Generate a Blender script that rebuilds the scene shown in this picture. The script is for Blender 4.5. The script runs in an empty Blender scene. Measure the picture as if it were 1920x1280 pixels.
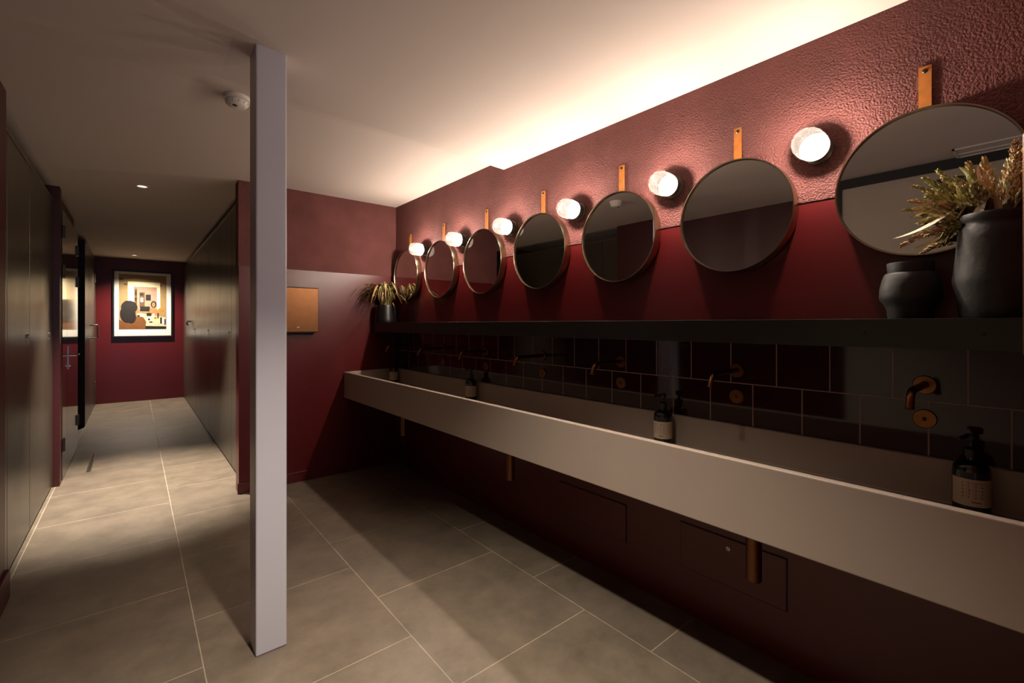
import bpy, bmesh, math, random
from mathutils import Vector, Matrix
random.seed(7)
SC = bpy.context.scene
COL = SC.collection
PI = math.pi

# ---------------------------------------------------------------- camera
cam_d = bpy.data.cameras.new('camera'); cam = bpy.data.objects.new('camera', cam_d); COL.objects.link(cam)
cam.location = (0.0, 0.0, 1.35)
cam.rotation_euler = (PI/2, 0, -math.atan2(708, 853))
cam_d.sensor_width = 36.0; cam_d.lens = 36.0*853/1920
cam_d.shift_y = -32.0/1920
cam_d.clip_start = 0.02
SC.camera = cam

# ---------------------------------------------------------------- world, exposure
world = bpy.data.worlds.new('dim_interior'); SC.world = world; world.use_nodes = True
world.node_tree.nodes['Background'].inputs['Color'].default_value = (0.9, 0.8, 0.7, 1)
world.node_tree.nodes['Background'].inputs['Strength'].default_value = 0.004
SC.view_settings.view_transform = 'Standard'
SC.view_settings.look = 'None'
SC.view_settings.gamma = 1.0
SC.view_settings.use_curve_mapping = False
SC.view_settings.exposure = 0.0
SC.cycles.sample_clamp_indirect = 4.0
SC.cycles.max_bounces = 10
SC.cycles.diffuse_bounces = 5
SC.cycles.caustics_reflective = False
SC.cycles.caustics_refractive = False

BULB_STRENGTH = 1650.0           # the six wall lamps
BULB_COLOR = (1.0, 0.84, 0.70)

def spot(name, loc, power, size, blend, color, radius=0.03, aim=None):
    l = bpy.data.lights.new(name, 'SPOT'); l.energy = power; l.spot_size = math.radians(size)
    l.spot_blend = blend; l.color = color; l.shadow_soft_size = radius
    o = bpy.data.objects.new(name, l); COL.objects.link(o); o.location = loc
    if aim is not None:
        o.rotation_euler = (Vector(aim)-Vector(loc)).to_track_quat('-Z', 'Y').to_euler()
    return o

WARM = (1.0, 0.88, 0.73)
# ceiling downlights (the two the photo shows, and the ones of the same kind over the wash area)
spot('downlight_beam', (0.05, 4.87, 2.475), 1050, 64, 0.9, WARM)
spot('downlight_beam', (0.03, 9.78, 2.475), 380, 125, 1.0, WARM)
spot('downlight_beam', (0.50, 1.05, 2.470), 330, 92, 1.0, WARM)
# cool fill light added behind the camera to tint the column's front
ar = bpy.data.lights.new('cool_fill_behind', 'AREA'); ar.shape = 'RECTANGLE'; ar.size = 0.7; ar.size_y = 1.0
ar.energy = 17; ar.color = (0.55, 0.68, 1.0)
aro = bpy.data.objects.new('cool_fill_behind', ar); COL.objects.link(aro)
aro.location = (0.1, -3.7, 0.75); aro.rotation_euler = (PI/2, 0, 0)

# ---------------------------------------------------------------- materials
def lin(c):
    return tuple(((x/255)/12.92 if x/255 <= 0.04045 else ((x/255+0.055)/1.055)**2.4) for x in c)

def mat(name, col, rough=0.5, metal=0.0, var=0.08, vscale=6.0, bump=0.0, bscale=60.0, spec=0.5, coat=0.0, rvar=0.0, detail=3.0, bdist=0.004):
    m = bpy.data.materials.new(name); m.use_nodes = True
    nt = m.node_tree; n = nt.nodes; L = nt.links
    b = n['Principled BSDF']
    c = lin(col)
    tc = n.new('ShaderNodeTexCoord')
    nz = n.new('ShaderNodeTexNoise'); nz.inputs['Scale'].default_value = vscale; nz.inputs['Detail'].default_value = detail
    L.new(tc.outputs['Object'], nz.inputs['Vector'])
    rp = n.new('ShaderNodeValToRGB')
    rp.color_ramp.elements[0].position = 0.3; rp.color_ramp.elements[1].position = 0.7
    rp.color_ramp.elements[0].color = tuple(x*(1-var) for x in c)+(1,)
    rp.color_ramp.elements[1].color = tuple(min(1, x*(1+var)) for x in c)+(1,)
    L.new(nz.outputs['Fac'], rp.inputs['Fac'])
    L.new(rp.outputs['Color'], b.inputs['Base Color'])
    b.inputs['Roughness'].default_value = rough
    b.inputs['Metallic'].default_value = metal
    b.inputs['Specular IOR Level'].default_value = spec
    if coat: b.inputs['Coat Weight'].default_value = coat; b.inputs['Coat Roughness'].default_value = 0.08
    if rvar:
        mr = n.new('ShaderNodeMapRange'); mr.inputs['To Min'].default_value = rough-rvar; mr.inputs['To Max'].default_value = rough+rvar
        L.new(nz.outputs['Fac'], mr.inputs['Value']); L.new(mr.outputs['Result'], b.inputs['Roughness'])
    if bump:
        n2 = n.new('ShaderNodeTexNoise'); n2.inputs['Scale'].default_value = bscale; n2.inputs['Detail'].default_value = 2.0
        L.new(tc.outputs['Object'], n2.inputs['Vector'])
        bp = n.new('ShaderNodeBump'); bp.inputs['Strength'].default_value = bump; bp.inputs['Distance'].default_value = bdist
        L.new(n2.outputs['Fac'], bp.inputs['Height']); L.new(bp.outputs['Normal'], b.inputs['Normal'])
    return m

def emit(name, col, strength):
    m = bpy.data.materials.new(name); m.use_nodes = True
    nt = m.node_tree; nt.nodes.clear()
    o = nt.nodes.new('ShaderNodeOutputMaterial'); e = nt.nodes.new('ShaderNodeEmission')
    e.inputs['Color'].default_value = tuple(col)+(1,); e.inputs['Strength'].default_value = strength
    nt.links.new(e.outputs[0], o.inputs['Surface'])
    return m

def brick_mat(name, rows_axis, run_axis, width, height, mortar, off_u, off_v, c1, c2, cm, rough, mrough, var, vscale, bump_m, spec=0.5, noise_bump=0.0):
    m = bpy.data.materials.new(name); m.use_nodes = True
    nt = m.node_tree; n = nt.nodes; L = nt.links; b = n['Principled BSDF']
    tc = n.new('ShaderNodeTexCoord'); sp = n.new('ShaderNodeSeparateXYZ'); cb = n.new('ShaderNodeCombineXYZ')
    L.new(tc.outputs['Object'], sp.inputs[0])
    au = n.new('ShaderNodeMath'); au.operation = 'SUBTRACT'; au.inputs[1].default_value = off_u
    av = n.new('ShaderNodeMath'); av.operation = 'SUBTRACT'; av.inputs[1].default_value = off_v
    L.new(sp.outputs[run_axis], au.inputs[0]); L.new(sp.outputs[rows_axis], av.inputs[0])
    L.new(au.outputs[0], cb.inputs[0]); L.new(av.outputs[0], cb.inputs[1])
    br = n.new('ShaderNodeTexBrick')
    br.inputs['Scale'].default_value = 1.0; br.inputs['Mortar Size'].default_value = mortar
    br.inputs['Mortar Smooth'].default_value = 0.1; br.inputs['Bias'].default_value = 0.0
    br.inputs['Brick Width'].default_value = width; br.inputs['Row Height'].default_value = height
    br.offset = 0.5; br.offset_frequency = 2; br.squash = 1.0
    br.inputs['Color1'].default_value = lin(c1)+(1,); br.inputs['Color2'].default_value = lin(c2)+(1,); br.inputs['Mortar'].default_value = lin(cm)+(1,)
    L.new(cb.outputs[0], br.inputs['Vector'])
    nz = n.new('ShaderNodeTexNoise'); nz.inputs['Scale'].default_value = vscale; nz.inputs['Detail'].default_value = 10; nz.inputs['Roughness'].default_value = 0.72
    L.new(tc.outputs['Object'], nz.inputs['Vector'])
    mr = n.new('ShaderNodeMapRange'); mr.inputs['From Min'].default_value = 0.3; mr.inputs['From Max'].default_value = 0.7
    mr.inputs['To Min'].default_value = 1-var; mr.inputs['To Max'].default_value = 1+var
    L.new(nz.outputs['Fac'], mr.inputs['Value'])
    mx = n.new('ShaderNodeVectorMath'); mx.operation = 'SCALE'
    L.new(br.outputs['Color'], mx.inputs[0]); L.new(mr.outputs['Result'], mx.inputs['Scale'])
    L.new(mx.outputs[0], b.inputs['Base Color'])
    rr = n.new('ShaderNodeMapRange'); rr.inputs['To Min'].default_value = rough; rr.inputs['To Max'].default_value = mrough
    L.new(br.outputs['Fac'], rr.inputs['Value']); L.new(rr.outputs['Result'], b.inputs['Roughness'])
    b.inputs['Specular IOR Level'].default_value = spec
    bp = n.new('ShaderNodeBump'); bp.invert = True; bp.inputs['Strength'].default_value = bump_m; bp.inputs['Distance'].default_value = 0.003
    L.new(br.outputs['Fac'], bp.inputs['Height'])
    if noise_bump:
        b2 = n.new('ShaderNodeBump'); b2.inputs['Strength'].default_value = noise_bump; b2.inputs['Distance'].default_value = 0.002
        L.new(nz.outputs['Fac'], b2.inputs['Height']); L.new(bp.outputs['Normal'], b2.inputs['Normal']); L.new(b2.outputs['Normal'], b.inputs['Normal'])
    else:
        L.new(bp.outputs['Normal'], b.inputs['Normal'])
    return m

M = {}
M['plaster'] = mat('rough_red_plaster', (102, 59, 56), 0.8, var=0.16, vscale=5, bump=1.0, bscale=150, bdist=0.0075, spec=0.3)
M['satin'] = mat('satin_red_paint', (84, 18, 20), 0.32, var=0.05, vscale=3, bump=0.03, bscale=30, rvar=0.04)
M['satin_dark'] = mat('dark_red_paint', (62, 19, 21), 0.42, var=0.05, vscale=3, bump=0.03, bscale=30)
M['ceiling'] = mat('warm_white_ceiling_paint', (206, 192, 183), 0.8, var=0.015, vscale=1.2, spec=0.2)
M['beige'] = mat('pale_painted_panel', (176, 164, 150), 0.6, var=0.03)
M['black'] = mat('matt_black_paint', (16, 15, 15), 0.6, var=0.1)
M['ink'] = mat('black_lettering', (8, 8, 8), 0.5, var=0.05)
M['column'] = mat('pale_lilac_gloss_paint', (194, 191, 200), 0.42, var=0.02, vscale=4, bump=0.04, bscale=40)
M['floor'] = brick_mat('stone_look_floor_tile', 0, 1, 0.719, 0.715, 0.0022, 0.0, 0.21, (112, 100, 86), (104, 93, 81), (158, 144, 124), 0.42, 0.75, 0.30, 4.5, 0.35, noise_bump=0.06)
M['tile'] = brick_mat('glossy_burgundy_tile', 2, 1, 0.181, 0.1805, 0.0022, 0.0, 0.92, (44, 14, 15), (38, 13, 14), (150, 126, 116), 0.06, 0.7, 0.06, 8, 0.5, spec=0.36)
M['trough'] = mat('cream_solid_surface', (152, 137, 125), 0.45, var=0.02, vscale=5)
M['shelf'] = mat('blackened_steel', (50, 50, 47), 0.4, 0.6, var=0.12, vscale=7)
M['brass'] = mat('antique_brass', (172, 152, 126), 0.22, 1.0, var=0.08, vscale=20)
M['copper'] = mat('brushed_copper', (112, 76, 50), 0.36, 1.0, var=0.06, vscale=14)
M['tap'] = mat('aged_bronze', (118, 78, 46), 0.34, 1.0, var=0.1, vscale=25)
M['mirror'] = mat('silvered_glass', (205, 203, 200), 0.0, 1.0, var=0.0)
M['leather'] = mat('tan_leather', (178, 108, 42), 0.5, var=0.12, vscale=40, bump=0.15, bscale=200)
M['steel'] = mat('satin_steel', (170, 165, 158), 0.3, 1.0, var=0.05)
M['darksteel'] = mat('dark_steel_hinge', (70, 64, 58), 0.35, 1.0, var=0.08)
M['laminate'] = mat('dark_brown_laminate', (60, 52, 43), 0.3, var=0.08, vscale=5, rvar=0.04, spec=0.8)
M['glossdoor'] = mat('polished_dark_door', (48, 38, 33), 0.08, var=0.06, spec=0.9)
M['doorframe'] = mat('brown_frame_paint', (70, 48, 40), 0.45, var=0.06)
M['rail'] = mat('anodised_rail', (120, 106, 88), 0.35, 0.8, var=0.05)
M['plastic'] = mat('white_plastic', (215, 208, 200), 0.4, var=0.02)
M['vent'] = mat('grey_plastic', (150, 142, 134), 0.5, var=0.02)
M['lens'] = mat('frosted_lens', (240, 235, 225), 0.3, var=0.01)
M['slot'] = mat('dark_slot', (40, 34, 28), 0.6, var=0.05)
M['ceramic'] = mat('charcoal_stoneware', (25, 23, 21), 0.62, var=0.28, vscale=9, bump=0.35, bscale=45, rvar=0.12, detail=6)
M['soil'] = mat('dark_soil', (30, 22, 16), 0.95, var=0.3, vscale=60, bump=0.6, bscale=120)
M['bottle'] = mat('dark_green_glass', (12, 18, 12), 0.08, var=0.1, spec=0.7)
M['pump'] = mat('black_pump_plastic', (14, 14, 14), 0.35, var=0.05)
M['label'] = mat('cream_paper_label', (190, 172, 150), 0.7, var=0.04)
M['labelink'] = mat('grey_label_print', (82, 66, 56), 0.7, var=0.04)
M['labelred'] = mat('red_label_print', (150, 74, 58), 0.7, var=0.04)
M['socket'] = mat('dark_lamp_socket', (48, 42, 38), 0.5, var=0.05)
M['bulb'] = emit('lamp_filament_glow', BULB_COLOR, BULB_STRENGTH)
M['spotglow'] = emit('downlight_glow', (1.0, 0.85, 0.65), 2.0)

def glass_mat():
    m = bpy.data.materials.new('ribbed_jar_glass'); m.use_nodes = True
    nt = m.node_tree; n = nt.nodes; L = nt.links; n.clear()
    out = n.new('ShaderNodeOutputMaterial')
    tr = n.new('ShaderNodeBsdfTransparent'); tr.inputs['Color'].default_value = (0.97, 0.97, 0.96, 1)
    tl = n.new('ShaderNodeBsdfTranslucent'); tl.inputs['Color'].default_value = (0.95, 0.95, 0.92, 1)
    gl = n.new('ShaderNodeBsdfGlossy'); gl.inputs['Roughness'].default_value = 0.1
    m1 = n.new('ShaderNodeMixShader'); m2 = n.new('ShaderNodeMixShader')
    tc = n.new('ShaderNodeTexCoord'); nz = n.new('ShaderNodeTexNoise'); nz.inputs['Scale'].default_value = 60
    L.new(tc.outputs['Object'], nz.inputs['Vector'])
    mr = n.new('ShaderNodeMapRange'); mr.inputs['To Min'].default_value = 0.006; mr.inputs['To Max'].default_value = 0.026
    L.new(nz.outputs['Fac'], mr.inputs['Value'])
    L.new(mr.outputs['Result'], m1.inputs[0]); L.new(tr.outputs[0], m1.inputs[1]); L.new(tl.outputs[0], m1.inputs[2])
    m2.inputs[0].default_value = 0.04
    L.new(m1.outputs[0], m2.inputs[1]); L.new(gl.outputs[0], m2.inputs[2])
    L.new(m2.outputs[0], out.inputs['Surface'])
    return m
M['jar'] = glass_mat()

# ---------------------------------------------------------------- mesh helpers
def box(bm, x0, x1, y0, y1, z0, z1, mi=0):
    v = [bm.verts.new((x, y, z)) for x in (x0, x1) for y in (y0, y1) for z in (z0, z1)]
    for q in ((0,1,3,2), (4,6,7,5), (0,4,5,1), (2,3,7,6), (0,2,6,4), (1,5,7,3)):
        f = bm.faces.new([v[i] for i in q]); f.material_index = mi

AX = {'x': (Vector((1,0,0)), Vector((0,1,0)), Vector((0,0,1))), '-x': (Vector((-1,0,0)), Vector((0,1,0)), Vector((0,0,1))),
      'z': (Vector((0,0,1)), Vector((1,0,0)), Vector((0,1,0))), '-z': (Vector((0,0,-1)), Vector((1,0,0)), Vector((0,1,0))),
      'y': (Vector((0,1,0)), Vector((1,0,0)), Vector((0,0,1))), '-y': (Vector((0,-1,0)), Vector((1,0,0)), Vector((0,0,1)))}
def lathe(bm, prof, c=(0,0,0), axis='z', seg=32, mi=0, ripple=None):
    a, b, d = AX[axis]; c = Vector(c); rings = []
    for r, h in prof:
        if r < 1e-6:
            rings.append([bm.verts.new(c+a*h)])
        else:
            ring = []
            for k in range(seg):
                t = 2*PI*k/seg
                rr = r*(1+(ripple[0]*math.cos(ripple[1]*t) if ripple else 0))
                ring.append(bm.verts.new(c+a*h+b*rr*math.cos(t)+d*rr*math.sin(t)))
            rings.append(ring)
    for p, q in zip(rings, rings[1:]):
        for k in range(seg):
            k2 = (k+1) % seg
            if len(p) == 1 and len(q) == 1: continue
            if len(p) == 1: f = bm.faces.new((p[0], q[k], q[k2]))
            elif len(q) == 1: f = bm.faces.new((p[k], p[k2], q[0]))
            else: f = bm.faces.new((p[k], p[k2], q[k2], q[k]))
            f.material_index = mi

def tube(bm, pts, r, seg=12, mi=0, cap=True):
    pts = [Vector(p) for p in pts]; rings = []
    rad = r if isinstance(r, (list, tuple)) else [r]*len(pts)
    up = Vector((0.31, 0.17, 0.93)).normalized()
    for i, p in enumerate(pts):
        t = (pts[min(i+1, len(pts)-1)]-pts[max(i-1, 0)]).normalized()
        u = t.cross(up)
        if u.length < 0.05: u = t.cross(Vector((1, 0, 0)))
        u.normalize(); w = t.cross(u)
        rings.append([bm.verts.new(p+(u*math.cos(2*PI*k/seg)+w*math.sin(2*PI*k/seg))*rad[i]) for k in range(seg)])
    for a, b in zip(rings, rings[1:]):
        for k in range(seg):
            f = bm.faces.new((a[k], a[(k+1) % seg], b[(k+1) % seg], b[k])); f.material_index = mi
    if cap:
        for ring in (rings[0], rings[-1]):
            f = bm.faces.new(ring); f.material_index = mi

def obj(name, bm, mats, parent=None, smooth=False, bevel=0.0, seg=2):
    me = bpy.data.meshes.new(name)
    bmesh.ops.recalc_face_normals(bm, faces=bm.faces)
    bm.to_mesh(me); bm.free()
    for m in (mats if isinstance(mats, (list, tuple)) else [mats]): me.materials.append(m)
    o = bpy.data.objects.new(name, me); COL.objects.link(o)
    if parent is not None: o.parent = parent
    if smooth:
        me.polygons.foreach_set('use_smooth', [True]*len(me.polygons))
        try: me.set_sharp_from_angle(angle=math.radians(40))
        except Exception: pass
    if bevel:
        b = o.modifiers.new('bevel', 'BEVEL'); b.width = bevel; b.segments = seg; b.limit_method = 'ANGLE'
    return o

def tag(o, label, cat, group=None, kind=None):
    o['label'] = label; o['category'] = cat
    if group: o['group'] = group
    if kind: o['kind'] = kind
    return o

def thing(name, label, cat, loc=(0, 0, 0), group=None):
    o = bpy.data.objects.new(name, None); COL.objects.link(o); o.location = loc; o.empty_display_size = 0.05
    return tag(o, label, cat, group)

def dup(root, loc, label):
    r = root.copy(); COL.objects.link(r); r.location = loc; r['label'] = label
    for ch in list(root.children):
        c = ch.copy(); COL.objects.link(c); c.parent = r
        for g in list(ch.children):
            d = g.copy(); COL.objects.link(d); d.parent = c
    return r

def struct(name, bm, m, label=None, cat=None, **k):
    o = obj(name, bm, m, **k); o['kind'] = 'structure'
    if label: o['label'] = label; o['category'] = cat
    return o

def sbox(name, dims, m, label, cat, bevel=0.0):
    bm = bmesh.new(); box(bm, *dims); return struct(name, bm, m, label, cat, bevel=bevel)

# ---------------------------------------------------------------- the setting
XW, YE, YN, DADO = 1.985, 4.18, -0.04, 1.818
sbox('floor', (-2.2, 2.2, -4.2, 10.7, -0.1, 0.0), M['floor'], 'grey-beige stone-look floor tiles with pale grout lines', 'floor')

bm = bmesh.new()
xs = (-2.2, 0.3, 2.2)
def zc(x, near): return 2.5 if not near else (2.49 if x <= 0.3 else 2.49-(x-0.3)*(2.49-2.428)/(XW-0.3))
rows = [(-4.2, True, 0), (2.478, True, 0), (2.60, False, 0), (10.7, False, 0)]
low = [[bm.verts.new((x, y+(0.03 if (y == 2.60 and x > 1) else 0), zc(x, nr))) for x in xs] for y, nr, _ in rows]
top = [[bm.verts.new((x, y, 2.75)) for x in xs] for y, nr, _ in rows]
for i in range(3):
    for j in range(2):
        bm.faces.new((low[i][j], low[i][j+1], low[i+1][j+1], low[i+1][j]))
        bm.faces.new((top[i][j], top[i+1][j], top[i+1][j+1], top[i][j+1]))
    for j in (0, 2):
        bm.faces.new((low[i][j], low[i+1][j], top[i+1][j], top[i][j]))
for i in (0, 3):
    for j in range(2):
        bm.faces.new((low[i][j], top[i][j], top[i][j+1], low[i][j+1]))
struct('ceiling', bm, M['ceiling'], 'warm white painted ceiling with a shallow step over the wash area', 'ceiling')

bm = bmesh.new()
box(bm, XW, 2.15, YN-0.14, YE+0.14, -0.05, DADO, 0)
box(bm, XW-0.003, 2.15, YN-0.14, YE+0.14, DADO, 2.7, 1)
struct('wall_right', bm, [M['satin'], M['plaster']], 'long burgundy wall behind the mirrors, smooth below and rough plaster above', 'wall')
bm = bmesh.new()
box(bm, 0.64, XW, YE, YE+0.13, -0.05, DADO, 0)
box(bm, 0.637, XW, YE-0.003, YE+0.133, DADO, 2.7, 1)
struct('wall_end', bm, [M['satin'], M['plaster']], 'burgundy end wall of the wash area carrying the copper hand dryer', 'wall')
sbox('baseboard_end', (0.63, XW, YE-0.012, YE, 0.0, 0.085), M['satin'], 'low burgundy skirting at the foot of the end wall', 'skirting', 0.002)
sbox('wall_corridor', (-2.2, 2.2, 10.4, 10.55, -0.05, 2.7), M['satin'], 'dark red wall closing the corridor behind the framed picture', 'wall')
bm = bmesh.new()
box(bm, 0.64, XW, YN-0.13, YN, -0.05, DADO, 0)
box(bm, 0.637, XW, YN-0.133, YN+0.003, DADO, 2.7, 1)
struct('wall_near', bm, [M['satin'], M['plaster']], 'burgundy near wall of the wash area beside the camera', 'wall')
bm = bmesh.new()
box(bm, -2.2, -0.49, -4.1, 3.32, -0.05, DADO, 0)
box(bm, -2.2, -0.487, -4.1, 3.322, DADO, 2.7, 1)
struct('wall_left', bm, [M['satin_dark'], M['satin_dark']], 'burgundy left wall opposite the mirrors', 'wall')
sbox('baseboard_left', (-0.49, -0.474, 1.2, 3.325, 0.0, 0.14), M['satin_dark'], 'dark red skirting on the left wall', 'skirting', 0.002)
sbox('wall_passage', (0.64, 0.78, -4.1, YN-0.13, -0.05, 2.7), M['beige'], 'pale wall of the passage behind the camera', 'wall')
sbox('wall_behind', (-0.6, 0.78, -4.2, -4.05, -0.05, 2.7), M['beige'], 'pale wall at the end of the passage behind the camera', 'wall')
sbox('wall_cubicle_left', (-2.2, -1.7, 3.2, 10.5, -0.05, 2.7), M['black'], 'dark back wall of the left cubicles', 'wall')
sbox('wall_cubicle_right', (1.75, 2.15, YE+0.14, 10.5, -0.05, 2.7), M['black'], 'dark back wall of the right cubicles', 'wall')

# pale panel with black lettering that the nearest mirror reflects
sbox('wall_panel', (-0.485, -0.465, -1.2, 1.11, 0.0, 2.43), M['beige'], 'pale door panel opposite the nearest mirror', 'door')
sbox('trim_1', (-0.485, -0.44, -1.4, 1.16, 2.42, 2.487), M['black'], 'black lintel over the pale panel', 'trim')
sbox('trim_2', (-0.485, -0.45, 1.11, 1.16, 0.0, 2.43), M['black'], 'black jamb beside the pale panel', 'trim')
cu = bpy.data.curves.new('wall_lettering', 'FONT'); cu.body = 'es'; cu.size = 0.25; cu.extrude = 0.003; cu.align_x = 'RIGHT'; cu.space_character = 1.05
tf = bpy.data.objects.new('lettering_curve', cu); COL.objects.link(tf)
bpy.context.view_layer.update()
tm = bpy.data.meshes.new_from_object(tf.evaluated_get(bpy.context.evaluated_depsgraph_get()))
bpy.data.objects.remove(tf); tm.materials.clear(); tm.materials.append(M['ink'])
to = bpy.data.objects.new('wall_lettering', tm); COL.objects.link(to)
to.location = (-0.462, 0.60, 2.25); to.rotation_euler = (PI/2, 0, PI/2)
tag(to, 'black letters on the pale panel, seen back to front in the nearest mirror', 'lettering')

# column
sbox('column', (0.378, 0.4945, 2.08, 2.205, 0.0, 2.52), M['column'], 'square pale lilac column standing on the floor in front of the corridor', 'column', 0.006)

# ---------------------------------------------------------------- tile splashback
sbox('splashback', (1.975, XW, YN, YE, 0.925, 1.285), M['tile'], 'glossy burgundy tile splashback between the shelf and the trough sink', 'splashback')

# ---------------------------------------------------------------- trough sink
bm = bmesh.new()
t = 0.030; x0, x1, y0, y1, zb, zr = 1.474, 1.984, YN+0.001, YE-0.001, 0.682, 0.917
def quad_loop(x0, x1, y0, y1, z): return [bm.verts.new(p) for p in ((x0,y0,z),(x1,y0,z),(x1,y1,z),(x0,y1,z))]
ob = quad_loop(x0, x1, y0, y1, zb)
ot = [bm.verts.new((x0,y0,zr)), bm.verts.new((x1,y0,0.926)), bm.verts.new((x1,y1,0.926)), bm.verts.new((x0,y1,zr))]
it = [bm.verts.new((x0+t,y0+t,zr)), bm.verts.new((x1-0.027,y0+t,0.925)), bm.verts.new((x1-0.027,y1-t,0.925)), bm.verts.new((x0+t,y1-t,zr))]
ib = [bm.verts.new((x0+t+0.012,y0+t+0.01,0.775)), bm.verts.new((x1-0.032,y0+t+0.01,0.792)), bm.verts.new((x1-0.032,y1-t-0.01,0.792)), bm.verts.new((x0+t+0.012,y1-t-0.01,0.775))]
for k in range(4):
    k2 = (k+1) % 4
    bm.faces.new((ob[k], ob[k2], ot[k2], ot[k])); bm.faces.new((ot[k], ot[k2], it[k2], it[k])); bm.faces.new((it[k], it[k2], ib[k2], ib[k]))
bm.faces.new(ob); bm.faces.new(ib)
trough = obj('trough_sink', bm, M['trough'], bevel=0.0045, seg=3)
tag(trough, 'long cream trough sink running the whole length of the right wall', 'sink')
for y in (0.71, 2.10, 3.50):
    bm = bmesh.new()
    lathe(bm, [(0, 0.42), (0.021, 0.42), (0.0265, 0.426), (0.0265, 0.682), (0, 0.682)], (1.73, y, 0), 'z', 28)
    p = obj('drain_pipe', bm, M['copper'], trough, smooth=True); p['label'] = 'copper drain pipe under the sink'
for y in (0.71, 2.10, 3.50):
    bm = bmesh.new()
    lathe(bm, [(0, 0.0), (0.033, 0.0), (0.033, 0.004), (0.026, 0.006), (0.0, 0.005)], (1.73, y, 0.784), 'z', 24)
    p = obj('waste_cover', bm, M['tap'], trough, smooth=True); p['label'] = 'round bronze waste cover'

# ---------------------------------------------------------------- steel shelf
SX, SZ = 1.735, 1.367
bm = bmesh.new()
box(bm, SX+0.006, XW, YN, YE, SZ-0.006, SZ)
box(bm, SX, SX+0.006, YN, YE, SZ-0.087, SZ)
shelf = obj('steel_shelf', bm, M['shelf'], bevel=0.0012)
tag(shelf, 'blackened steel shelf with a deep front lip under the row of mirrors', 'shelf')
for k in range(16):
    bm = bmesh.new(); lathe(bm, [(0, 0.0025), (0.004, 0.0025), (0.0055, 0.0)], (SX, 0.131+0.256*k, 1.325), '-x', 12)
    obj('screw', bm, M['black'], shelf, smooth=True)

# ---------------------------------------------------------------- mirrors
YM = [0.2805+0.5985*k for k in range(7)]
R, RT = 0.235, 0.006
def make_mirror(label):
    r = thing('round_mirror', label, 'mirror', (XW-0.003, 0, 1.805), 'round mirrors hung in a row on the right wall')
    bm = bmesh.new()
    lathe(bm, [(R-0.004, 0.006), (R, 0.006), (R, 0.052), (R-0.001, 0.055), (R-RT+0.001, 0.055), (R-RT, 0.052), (R-RT, 0.040), (R-RT, 0.008), (R-0.004, 0.006)], (0,0,0), '-x', 96)
    obj('frame', bm, M['brass'], r, smooth=True)
    bm = bmesh.new()
    lathe(bm, [(0, 0.045), (R-RT-0.0005, 0.045), (R-RT-0.0005, 0.036), (0, 0.036)], (0,0,0), '-x', 96)
    g = obj('mirror_glass', bm, M['mirror'], r)
    bm = bmesh.new()
    box(bm, -0.006, -0.0015, -0.016, 0.016, 0.20, 0.383)
    s = obj('strap', bm, M['leather'], r); s['label'] = 'tan leather hanging strap'
    bm = bmesh.new(); lathe(bm, [(0, 0.0035), (0.0045, 0.0035), (0.0075, 0.001), (0.0075, 0.0)], (-0.006, 0, 0.368), '-x', 16)
    w = obj('screw', bm, M['darksteel'], s, smooth=True)
    return r
ML = ['largest-looking round brass mirror, behind the big dark vase at the right',
      'second round mirror from the right, between the two nearest wall lamps',
      'third round mirror from the right, reflecting dark cubicles beside a red wall',
      'round mirror in the middle of the row of seven, reflecting dark cubicles',
      'third round mirror from the far end wall, hung on a tan strap',
      'second round mirror from the far end wall, hung on a tan strap',
      'round mirror nearest the far corner, behind the potted grass']
m0 = make_mirror(ML[0]); m0.location.y = YM[0]
TILT = [0.0, 0.015, 0.0, 0.0, 0.0, 0.0, 0.0]
for k in range(1, 7):
    r = dup(m0, (XW-0.003, YM[k], 1.805), ML[k]); r.rotation_euler = (0, TILT[k], 0)
m0.rotation_euler = (0, TILT[0], 0)

# ---------------------------------------------------------------- wall lamps
def make_lamp(label):
    r = thing('wall_lamp', label, 'lamp', (XW-0.003, 0, 2.003), 'glass jar wall lamps between the mirrors')
    bm = bmesh.new()
    lathe(bm, [(0, 0), (0.05, 0), (0.05, 0.008), (0.046, 0.012), (0.042, 0.014), (0.042, 0.038), (0.050, 0.040), (0.050, 0.050), (0.020, 0.052), (0.012, 0.056), (0, 0.056)], (0,0,0), '-x', 40)
    obj('socket', bm, M['socket'], r, smooth=True)
    bm = bmesh.new()
    lathe(bm, [(0.0485, 0.0505), (0.050, 0.056), (0.052, 0.066), (0.0535, 0.080), (0.0525, 0.094), (0.0535, 0.108), (0.0525, 0.122), (0.049, 0.136), (0.041, 0.148), (0.028, 0.155), (0.012, 0.158), (0, 0.159)], (0,0,0), '-x', 48, ripple=(0.012, 16))
    g = obj('glass_jar', bm, M['jar'], r, smooth=True); g['label'] = 'ribbed clear glass jar'
    bm = bmesh.new()
    lathe(bm, [(0, 0.058), (0.007, 0.060), (0.009, 0.072), (0.013, 0.080), (0.0135, 0.088), (0.009, 0.097), (0, 0.100)], (0,0,0), '-x', 14)
    b = obj('bulb', bm, M['bulb'], r, smooth=True); b['label'] = 'glowing warm bulb'
    return r
LL = ['glowing glass wall lamp nearest the camera, left of the largest-looking mirror',
      'second glowing wall lamp from the right, between the second and third mirrors',
      'third glowing wall lamp from the right, just left of the third mirror',
      'fourth glowing wall lamp from the right, between the fourth and fifth mirrors',
      'glowing wall lamp second nearest the far corner',
      'glowing wall lamp nearest the far corner, above the potted grass']
l0 = make_lamp(LL[0]); l0.location.y = (YM[0]+YM[1])/2
for k in range(1, 6): dup(l0, (XW-0.003, (YM[k]+YM[k+1])/2, 2.003), LL[k])

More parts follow.
